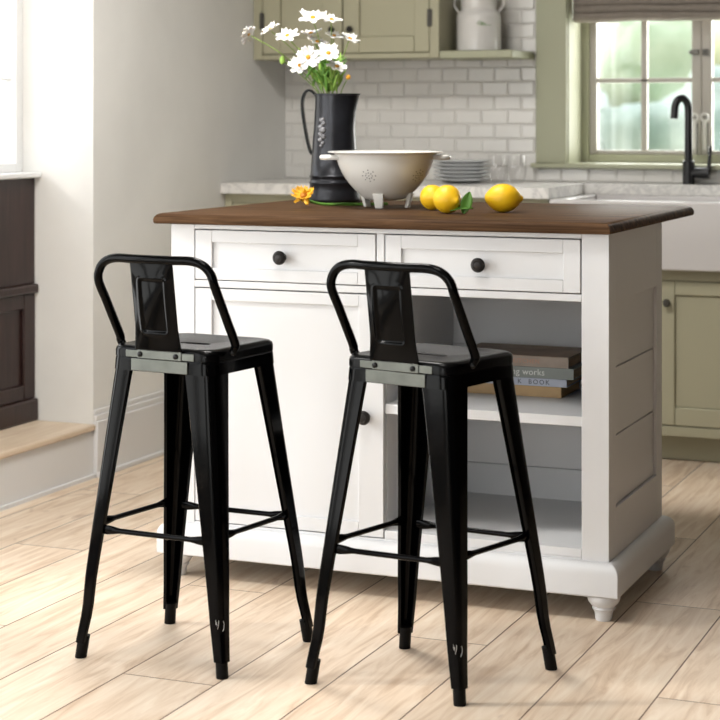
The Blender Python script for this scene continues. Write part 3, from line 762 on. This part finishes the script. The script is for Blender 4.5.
# colander
CC = (-.744, .455, TZ)
cl = thing('enamel_colander', 'cream enamel colander with two handles and small feet on the island top', 'colander', CC, yaw)
prof = [(.046, .0225), (.056, .026), (.066, .0325), (.076, .042), (.088, .053), (.099, .066), (.110, .081), (.119, .096), (.126, .112), (.132, .128), (.136, .143)]
outer = [(0, .0205), (.03, .0205)] + prof + [(.141, .1475), (.150, .1490), (.1565, .1500), (.1575, .1520), (.155, .1535), (.140, .1520)]
inn = [(r - .0025, z + .0015) for r, z in reversed(prof[1:])] + [(.03, .023), (0, .023)]
MB().lathe(outer + inn, n=72).build('bowl', 'enamel_cream', cl, smooth=True, ang=55)
# hole rosettes drawn as small dark recesses on the bowl
def bowl_r(z):
    for i in range(len(prof) - 1):
        if prof[i][1] <= z <= prof[i + 1][1]:
            f = (z - prof[i][1]) / (prof[i + 1][1] - prof[i][1]); return prof[i][0] * (1 - f) + prof[i + 1][0] * f
    return .15
hm = MB()
def hole(a, z, r=.0016):
    R_ = bowl_r(z); p = Vector((R_ * math.cos(a), R_ * math.sin(a), z)); dz = .002; R2 = bowl_r(z + dz)
    tz = Vector(((R2 - R_) * math.cos(a), (R2 - R_) * math.sin(a), dz)).normalized(); ta = Vector((-math.sin(a), math.cos(a), 0)); nn = ta.cross(tz).normalized()
    i = len(hm.v)
    hm.v.append(tuple(p + nn * .0007))
    for k in range(8): hm.v.append(tuple(p + nn * .0006 + ta * r * math.cos(k * PI / 4) + tz * r * math.sin(k * PI / 4)))
    for k in range(8): hm.f.append((i, i + 1 + k, i + 1 + (k + 1) % 8))
for q in range(5):
    ac = math.radians(-113 + q * 72)
    for rad, cnt in ((0, 1), (.0095, 8), (.0185, 8)):
        for k in range(cnt):
            an = 2 * PI * k / cnt + (.39 if rad == .0125 else 0)
            zz = .090 + rad * math.sin(an) * .80; hole(ac + rad * math.cos(an) / bowl_r(.090), zz, .0017)
hm.build('holes', 'hole', cl)
for s in (-1, 1):
    MB().tube(smooth_path([(s * .128, -.038, .137), (s * .156, -.036, .137), (s * .170, -.022, .137), (s * .174, 0, .137), (s * .170, .022, .137), (s * .156, .036, .137), (s * .128, .038, .137)], 5), [(.0068, .006)] * 31, n=10).build('handle', 'enamel_cream', cl, smooth=True)
for q in range(3):
    a = math.radians(-118 + q * 120 + 0)
    a = (math.radians(-106), math.radians(-16), math.radians(142))[q]
    u = Vector((math.cos(a), math.sin(a), 0)); v = Vector((-math.sin(a), math.cos(a), 0)); rings = []
    for (rr_, zz, wv, wu) in ((.060, 0.0, .0095, .004), (.062, .001, .0105, .005), (.066, .018, .0125, .0055), (.072, .040, .015, .006)):
        c0 = u * rr_ + Vector((0, 0, zz))
        rings.append([c0 + v * wv + u * wu, c0 - v * wv + u * wu, c0 - v * wv - u * wu, c0 + v * wv - u * wu])
    MB().loft(rings).build('foot', 'enamel_cream', cl, bevel=.002, seg=3)

# lemons
def lemon(x, y, r, L, rz, label, tilt=0, roll=0):
    rings = []
    n = 40; K = 28
    for k in range(1, K):
        t_ = PI * k / K; xx = -math.cos(t_); rr_ = math.sin(t_)
        nip = .10 * math.exp(-((abs(xx) - 1) / .05) ** 2)
        X = xx * (L - .006) + (.006 if xx > 0 else -.006) * (abs(xx) ** 14)
        rad = r * rr_ ** .93
        if xx > .93: rad = max(rad * .8, .0045 * (1 - (xx - .93) * 8)); X = X + (xx - .93) * .05
        rings.append([(X, rad * math.cos(2 * PI * j / n), rad * math.sin(2 * PI * j / n)) for j in range(n)])
    mb = MB().loft(rings)
    R_ = Matrix.Rotation(rz, 3, 'Z') @ Matrix.Rotation(tilt, 3, 'Y')
    vs = [R_ @ Vector(v) for v in mb.v]; zmin = min(v.z for v in vs)
    mb.v = [tuple(v) for v in vs]
    o = mb.build('lemon', 'lemon', loc=(x, y, TZ - zmin + .0002), smooth=True, ang=80)
    return tag(o, label, 'lemon', 'lemons on the island top')
lemon(-.577, .373, .0335, .037, yaw - 1.25, 'lemon farthest left, touching the colander side, behind another')
lemon(-.483, .228, .0365, .041, yaw - .95, 'middle lemon with the green leaf at its right', tilt=.1)
lemon(-.366, .330, .0370, .0490, yaw - .05, 'lemon alone at the right of the island top', tilt=.03)
lt = thing('lemon_leaf', 'green leaf standing beside the middle lemon', 'leaf', (-.436, .236, TZ))
leaf_mb((-.442, .232, TZ + .001), (-.427, .240, TZ + .056), .0150, tuple(-Dv), .003).build('upright_leaf', 'leaf', lt, world=True, smooth=True, solid=.0006)
leaf_mb((-.468, .208, TZ + .006), (-.416, .236, TZ + .012), .0130, (0, -.3, 1), .004).build('lying_leaf', 'leaf', lt, world=True, smooth=True, solid=.0006)

# ------------------------------------------------------------------ bar stools
def rrect(a, b, r, n=16, zz=0):
    """rounded rectangle, 4*(n+1) points, centre 0"""
    pts = []
    for (cx, cy, a0) in ((a - r, b - r, 0), (-(a - r), b - r, PI / 2), (-(a - r), -(b - r), PI), (a - r, -(b - r), 3 * PI / 2)):
        for k in range(n + 1):
            t_ = a0 + PI / 2 * k / n; pts.append((cx + r * math.cos(t_), cy + r * math.sin(t_), zz))
    return pts
HS, A = .684, .134
def stool(label, cx, cy, th, feet, scl=1.0):
    t = thing('bar_stool', label, 'bar stool', (cx, cy, 0), th, 'black metal bar stools in front of the island')
    Rm = Matrix.Rotation(-th, 3, 'Z')
    fl = [Rm @ Vector((fx - cx, fy - cy, 0)) for fx, fy in feet]      # local feet, order: back-left, back-right, front-left, front-right
    # seat pan with handle slot
    rings = []
    sl = lambda a, b, r, z: rrect(a, b, r, 8, z)
    rings.append(sl(.036, .0085, .0084, HS - .022)); rings.append(sl(.036, .0085, .0084, HS - .008)); rings.append(sl(.038, .0105, .0104, HS - .0055)); rings.append(sl(.041, .0135, .013, HS - .0050))
    rings.append(sl(A - .045, A - .045, .040, HS - .0035)); rings.append(sl(A - .022, A - .022, .038, HS - .0008)); rings.append(sl(A - .012, A - .012, .036, HS))
    rings.append(sl(A - .005, A - .005, .034, HS - .0018)); rings.append(sl(A - .0012, A - .0012, .032, HS - .006)); rings.append(sl(A, A, .031, HS - .012)); rings.append(sl(A, A, .031, HS - .025))
    rings.append(sl(A - .002, A - .002, .030, HS - .026)); rings.append(sl(A - .004, A - .004, .029, HS - .012)); rings.append(sl(A - .020, A - .020, .030, HS - .006))
    MB().loft(rings, True, False, False).build('seat', 'satin', t, smooth=True, ang=50)
    # apron under the seat
    rg = []
    for e, z in ((-.0035, HS - .022), (-.0005, HS - .0285), (-.0002, HS - .031), (.0012, HS - .054), (-.0025, HS - .054), (-.0045, HS - .026)): rg.append(rrect(A + e, A + e, .030, 8, z))
    MB().loft(rg, True, False, False).build('apron', 'black', t, smooth=True, ang=40)
    # legs
    ztop, zend = HS - .029, .034
    legs = []
    for i, (sx, sy) in enumerate(((-1, -1), (1, -1), (-1, 1), (1, 1))):
        T = Vector((sx * (A - .005), sy * (A - .005), ztop)); Fc = fl[i]
        w_end = .026
        F = Vector((Fc.x + sx * .0155, Fc.y + sy * .0155, 0))          # outer corner line reaches the floor here
        zk = .105
        def corner(z, T=T, F=F, sx=sx, sy=sy):
            f = (T.z - z) / T.z
            p = T.lerp(F, f); k_ = max(0, (zk - z) / zk)
            # small outward flick near the floor, pulled in at the bend
            b_ = -.0030 * math.exp(-((z - zk) / .05) ** 2) 
            return Vector((p.x + sx * b_, p.y + sy * b_, z))
        wu0 = (.052, .072, .066, .060)[i]
        def width(z, w0=.070):
            f = (ztop - z) / (ztop - zend); return w0 + (w_end - w0) * f ** .92
        rings = []
        for k in range(23):
            z = ztop + (zend - ztop) * k / 22
            c_ = corner(z); w = width(z); wu = width(z, wu0); r = min(.021, min(w, wu) * .42); th_ = .0024; lip = .010
            out = [(wu, lip), (wu, .002), (wu - .002, 0)]
            for q in range(8):
                a = -PI / 2 - (PI / 2) * q / 7
                out.append((r + r * math.cos(a), r + r * math.sin(a)))
            out += [(0, w - .002), (.002, w), (lip, w)]
            ins = [(lip, w - th_), (.002 + th_ * .4, w - th_ - .001), (th_, w - .005)]
            for q in reversed(range(8)):
                a = -PI / 2 - (PI / 2) * q / 7
                ins.append((r + (r - th_) * math.cos(a), r + (r - th_) * math.sin(a)))
            ins += [(wu - .005, th_), (wu - th_ - .001, .002 + th_ * .4), (wu - th_, lip)]
            # shallow pressed rib along each face
            rings.append([Vector((c_.x - sx * u, c_.y - sy * v, z)) for u, v in out + ins])
        lo = MB().loft(rings).build('leg', 'black', t, smooth=True, ang=28)
        legs.append((corner, width, sx, sy, lo))
        # foot
        c_ = corner(.04); cc = Vector((c_.x - sx * .0135, c_.y - sy * .0135, 0)); dn = (corner(.0) - corner(.1)); 
        rgs = []
        for z in (0, .002, .036, .048):
            p = corner(z); q0 = Vector((p.x - sx * .0150, p.y - sy * .0150, z)); rr_ = .0132 if z not in (0,) else .0125
            rgs.append([q0 + Vector((rr_ * math.cos(2 * PI * j / 16), rr_ * math.sin(2 * PI * j / 16), 0)) for j in range(16)])
        MB().loft(rgs).build('foot_cap', 'black_rubber', lo, smooth=True)
    # maker scratch marks on the near leg
    cr_, wd_, sx, sy, lo = legs[1]
    sc_ = MB()
    for (u0, z0, u1, z1) in ((.0065, .122, .0075, .112), (.0075, .112, .010, .104), (.012, .118, .0115, .110), (.014, .122, .0140, .112)):
        pts = []
        for (u, z) in ((u0, z0), (u1, z1)):
            c_ = cr_(z); pts.append(Vector((c_.x - sx * u, c_.y - sy * -.0003, z)))
        sc_.tube(pts, .0006, n=5)
    for (u0, z0, u1, z1) in ((.007, .120, .010, .113), (.010, .113, .0075, .104), (.0075, .104, .003, .100)):
        pts = []
        for (u, z) in ((u0, z0), (u1, z1)):
            c_ = cr_(z); pts.append(Vector((c_.x - sx * -.0003, c_.y - sy * u, z)))
        sc_.tube(pts, .0007, n=5)
    sc_.build('wear_mark', 'scratch', lo)
    # cross bars
    zb = .285
    for i, j, ax in ((0, 1, 'x'), (2, 3, 'x'), (0, 2, 'y'), (1, 3, 'y')):
        pts = []
        zz = zb + (-.004 if ax == 'x' else .006)
        for q in (i, j):
            co, wd, sx, sy, _ = legs[q]; c_ = co(zz); w = wd(zz)
            if ax == 'x': pts.append(Vector((c_.x - sx * (w - .012), c_.y - sy * .009, zz)))
            else: pts.append(Vector((c_.x - sx * .009, c_.y - sy * (w - .012), zz)))
        a, b_ = pts; d_ = (b_ - a); L = d_.length; u = d_ / L
        P_ = [a, a + u * .012, a + u * .028, a + u * .036, a + u * .045, b_ - u * .045, b_ - u * .036, b_ - u * .028, b_ - u * .012, b_]
        rad = [(.0100, .0035), (.0105, .0040), (.0085, .0070), (.0070, .0070), (.0058, .0058)]
        MB().tube(P_, rad + rad[::-1], n=14).build('cross_bar', 'black', t, smooth=True)
    # back hoop
    yb, yt = -A + .062, -A - .024
    zt = HS + .192
    hb_, ht_ = A + .016, A + .020
    bo_, tp_ = Vector((-hb_ - .003, yb, HS + .012)), Vector((-ht_ + .001, yt + .008, HS + .140))
    left = [(-hb_ + .006, yb + .001, HS - .010), (-hb_ - .001, yb, HS + .001), tuple(bo_)] + [tuple(bo_.lerp(tp_, q)) for q in (.33, .66, 1)] + [(-ht_ + .008, yt + .003, HS + .166), (-ht_ + .026, yt + .000, HS + .184), (-ht_ + .056, yt - .002, zt)]
    midp = [(-.05, yt - .006, zt), (0, yt - .008, zt), (.05, yt - .006, zt)]
    right = [(-x, y, z) for x, y, z in reversed(left)]
    hp_ = smooth_path([Vector(p) for p in left + midp + right], 5)
    rads = []
    for k, p in enumerate(hp_):
        e = min(k, len(hp_) - 1 - k)
        rads.append((.0098, .0040) if e < 4 else ((.0098, .0070) if e < 6 else .0098))
    MB().tube(hp_, rads, n=16).build('back_frame', 'black', t, smooth=True)
    for s in (-1, 1):
        bo = MB().lathe([(0, .008), (.004, .0075), (.0065, .004), (.0065, 0)], n=12)
        bo.v = [(s * (hb_ + v[2] - .004), yb + v[0], HS - .009 + v[1]) for v in bo.v]
        bo.build('bolt', 'screw', t, smooth=True)
    # pressed splat
    zb0, zt0 = HS - .006, zt + .002
    def sf(u, v):
        z = zb0 + (zt0 - zb0) * v; x = (u - .5) * 2
        hw = .0555 + .006 * max(0, (.30 - v) / .30) ** 1.5 
        yy = (-A - .006) + (yt + A - .004) * (v ** 1.15)
        yy += .006 * (1 - x * x) * min(1, 3 * v) * 0 - .010 * (1 - x * x) * math.sin(PI * min(1, v * .95 + .03))
        # pressed rectangle
        X = x * hw; Zc = (v - .49) * (zt0 - zb0); qx = abs(X) - .034 + .008; qz = abs(Zc) - .060 + .008
        dd_ = -(math.hypot(max(qx, 0), max(qz, 0)) + min(max(qx, qz), 0) - .008)
        rim = math.exp(-(dd_ / .0036) ** 2)
        yy += (.0035 if dd_ > 0 else 0) * min(1, max(0, dd_) / .004) - .0022 * rim
        return (X, yy, z)
    MB().grid(sf, 44, 80).build('backrest', 'black', t, smooth=True, solid=.0022, thick_off=0, ang=80)
    # fixing plate with two screws; wide thin strip mimics the apron's grey reflection
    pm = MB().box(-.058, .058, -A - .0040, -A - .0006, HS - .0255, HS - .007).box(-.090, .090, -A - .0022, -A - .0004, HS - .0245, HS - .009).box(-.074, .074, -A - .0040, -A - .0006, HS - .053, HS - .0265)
    pl = pm.build('fixing_plate_and_sheen', 'plate_grey', t, bevel=.0012)
    for s in (-1, 1):
        bo = MB().lathe([(0, .0045), (.003, .0042), (.0058, .0025), (.0062, 0)], n=14)
        bo.v = [(s * .047 - .003 + v[0], -A - .0040 - v[2], HS - .0165 + v[1]) for v in bo.v]
        bo.build('screw', 'screw', pl, smooth=True)
    return t
F1 = [(-.998, -.712), (-.645, -.728), (-.946, -.401), (-.588, -.411)]
F2 = [(-.458, -.688), (-.124, -.704), (-.367, -.379), (-.022, -.404)]
stool('left black metal bar stool, before the closed door of the island', -.796, -.561, math.radians(-7), F1)
stool('right black metal bar stool, before the open shelves of the island', -.245, -.539, math.radians(-13), F2)

# ------------------------------------------------------------------ garden outside
o = MB().box(-20, 20, 2.9, 45, -.5, -.4).build('lawn', 'grass'); tag(o, 'pale lawn outside the kitchen window', 'lawn', kind='stuff')
def bush(x, y, z, r, h, m, label, seed, name='garden_shrub'):
    rnd = random.Random(seed); mb = MB(); n, K = 40, 26; rings = []
    for k in range(1, K):
        t_ = PI * k / K; ring = []
        for j in range(n):
            a = 2 * PI * j / n; d_ = Vector((math.sin(t_) * math.cos(a), math.sin(t_) * math.sin(a), -math.cos(t_)))
            nn = 1 + .28 * noise.noise(d_ * 2.2 + Vector((seed, 0, 0))) + .16 * noise.noise(d_ * 6 + Vector((0, seed, 0)))
            ring.append((d_.x * r * nn, d_.y * r * nn, max(0, h / 2 + d_.z * h / 2 * nn)))
        rings.append(ring)
    mb.loft(rings)
    o = mb.build(name, m, loc=(x, y, z), smooth=True, ang=180)
    return tag(o, label, 'shrub' if 'shrub' in name else 'tree', 'trees and shrubs in the garden')
def foliage(name, c1, c2, sc):
    m, t, b = nt(name); tc = N(t, 'ShaderNodeTexCoord'); n = N(t, 'ShaderNodeTexNoise', Scale=sc, Detail=5.0); t.links.new(tc.outputs['Object'], n.inputs['Vector'])
    cr = N(t, 'ShaderNodeValToRGB'); e = cr.color_ramp.elements
    e[0].position, e[0].color = .35, (*c1, 1); e[1].position, e[1].color = .65, (*c2, 1)
    t.links.new(n.outputs['Fac'], cr.inputs[0]); t.links.new(cr.outputs[0], b.inputs['Base Color']); b.inputs['Roughness'].default_value = .9
    return m
M['fol1'] = foliage('blue_green_foliage', (.24, .31, .25), (.54, .60, .50), 1.6)
M['fol2'] = foliage('yellow_green_foliage', (.58, .60, .30), (.95, .92, .68), 1.2)
M['fol3'] = foliage('mid_green_foliage', (.40, .50, .32), (.68, .74, .54), 1.2)
bush(-6.9, 18.0, -.39, 2.2, 2.5, 'fol1', 'blue green shrub low in the left half of the kitchen window', 3)
bush(-2.1, 15.4, -.39, 1.9, 2.1, 'fol1', 'blue green shrub low in the right half of the kitchen window', 8)
bush(-10.2, 25.0, -.39, 2.4, 5.2, 'fol2', 'yellow green tree at the top left of the kitchen window', 5, 'garden_tree')
bush(-6.2, 29.0, -.39, 1.7, 3.9, 'fol3', 'mid green tree behind the casement glazing bar', 12, 'garden_tree')
bush(-2.4, 24.0, -.39, 2.4, 5.4, 'fol2', 'yellow green tree right of the casement stiles', 21, 'garden_tree')

# ------------------------------------------------------------------ light
W = bpy.data.worlds.new('sky'); bpy.context.scene.world = W; W.use_nodes = True
t = W.node_tree; bg = t.nodes['Background']
tc = N(t, 'ShaderNodeTexCoord'); sp = N(t, 'ShaderNodeSeparateXYZ'); t.links.new(tc.outputs['Generated'], sp.inputs[0])
cr = N(t, 'ShaderNodeValToRGB'); e = cr.color_ramp.elements
e[0].position, e[0].color = 0, (.95, .93, .84, 1); e[1].position, e[1].color = .6, (.75, .85, 1, 1)
x = e.new(.12); x.color = (1, .99, .93, 1)
t.links.new(sp.outputs['Z'], cr.inputs[0]); t.links.new(cr.outputs[0], bg.inputs['Color']); bg.inputs['Strength'].default_value = 2.6
def area(name, loc, rot, sx, sy, watts, col=(1, 1, 1), spread=PI):
    l = bpy.data.lights.new(name, 'AREA'); l.shape = 'RECTANGLE'; l.size = sx; l.size_y = sy; l.energy = watts; l.color = col; l.spread = spread
    o = bpy.data.objects.new(name, l); COL.objects.link(o); o.location = loc; o.rotation_euler = rot; return o
C1 = (.97, .985, 1.0)
area('fill_garden_doors', ((FX0 + FX1) / 2, -6.93, 1.25), (PI / 2, 0, 0), FX1 - FX0, 2.1, 80, C1)  # added soft light outside the unseen garden doors
area('fill_side_doors', (-2.50, -2.84, 1.26), (PI / 2, 0, -PI / 2), 2.9, 2.15, 80, C1)  # added light panel outside the unseen side doors
area('fill_tall_window', (-2.50, -.76, 1.07), (PI / 2, 0, -PI / 2), .63, 1.75, 18, C1)  # added light panel outside the unseen tall window
area('daylight_seat_window', (-2.50, .62, 1.68), (PI / 2, 0, -PI / 2), .60, 1.3, 2.5, C1)
area('daylight_kitchen_window', (-.35, 2.86, 1.6), (PI / 2, 0, PI), .9, 1.1, 30, (1, 1, .95))
area('ceiling_fill', (-1.05, .1, 2.58), (0, 0, 0), .5, .5, 42, (1, .97, .93))  # added fill light without a fixture, lifts the left wall
area('ceiling_fill', (-.5, -1.3, 2.58), (0, 0, 0), .5, .5, 20, (1, .97, .93))  # second added fill, for the floor and left side
s = bpy.data.lights.new('sun', 'SUN'); s.energy = 1.6; s.angle = math.radians(6); s.color = (1, .965, .90)
so = bpy.data.objects.new('sun', s); COL.objects.link(so)
sd = Vector((.92, .38, -.65))
so.rotation_euler = sd.to_track_quat('-Z', 'Y').to_euler()

# ------------------------------------------------------------------ camera
cd = bpy.data.cameras.new('camera'); co = bpy.data.objects.new('camera', cd); COL.objects.link(co)
co.location = CAM; co.rotation_euler = (PI / 2, 0, yaw)
cd.sensor_width = 36; cd.lens = 1819 / 720 * 36; cd.shift_y = -(360 - 118) / 720; cd.clip_end = 200
cd.dof.use_dof = True; cd.dof.focus_distance = 4.25; cd.dof.aperture_fstop = cd.lens / 1000 / .017
sc = bpy.context.scene; sc.camera = co
sc.view_settings.view_transform = 'Standard'; sc.view_settings.look = 'None'; sc.view_settings.gamma = 1; sc.view_settings.exposure = -.12
sc.cycles.use_denoising = True
sc.cycles.max_bounces = 8; sc.cycles.diffuse_bounces = 2; sc.cycles.transparent_max_bounces = 12
sc.cycles.caustics_reflective = False; sc.cycles.caustics_refractive = False; sc.cycles.sample_clamp_indirect = 6
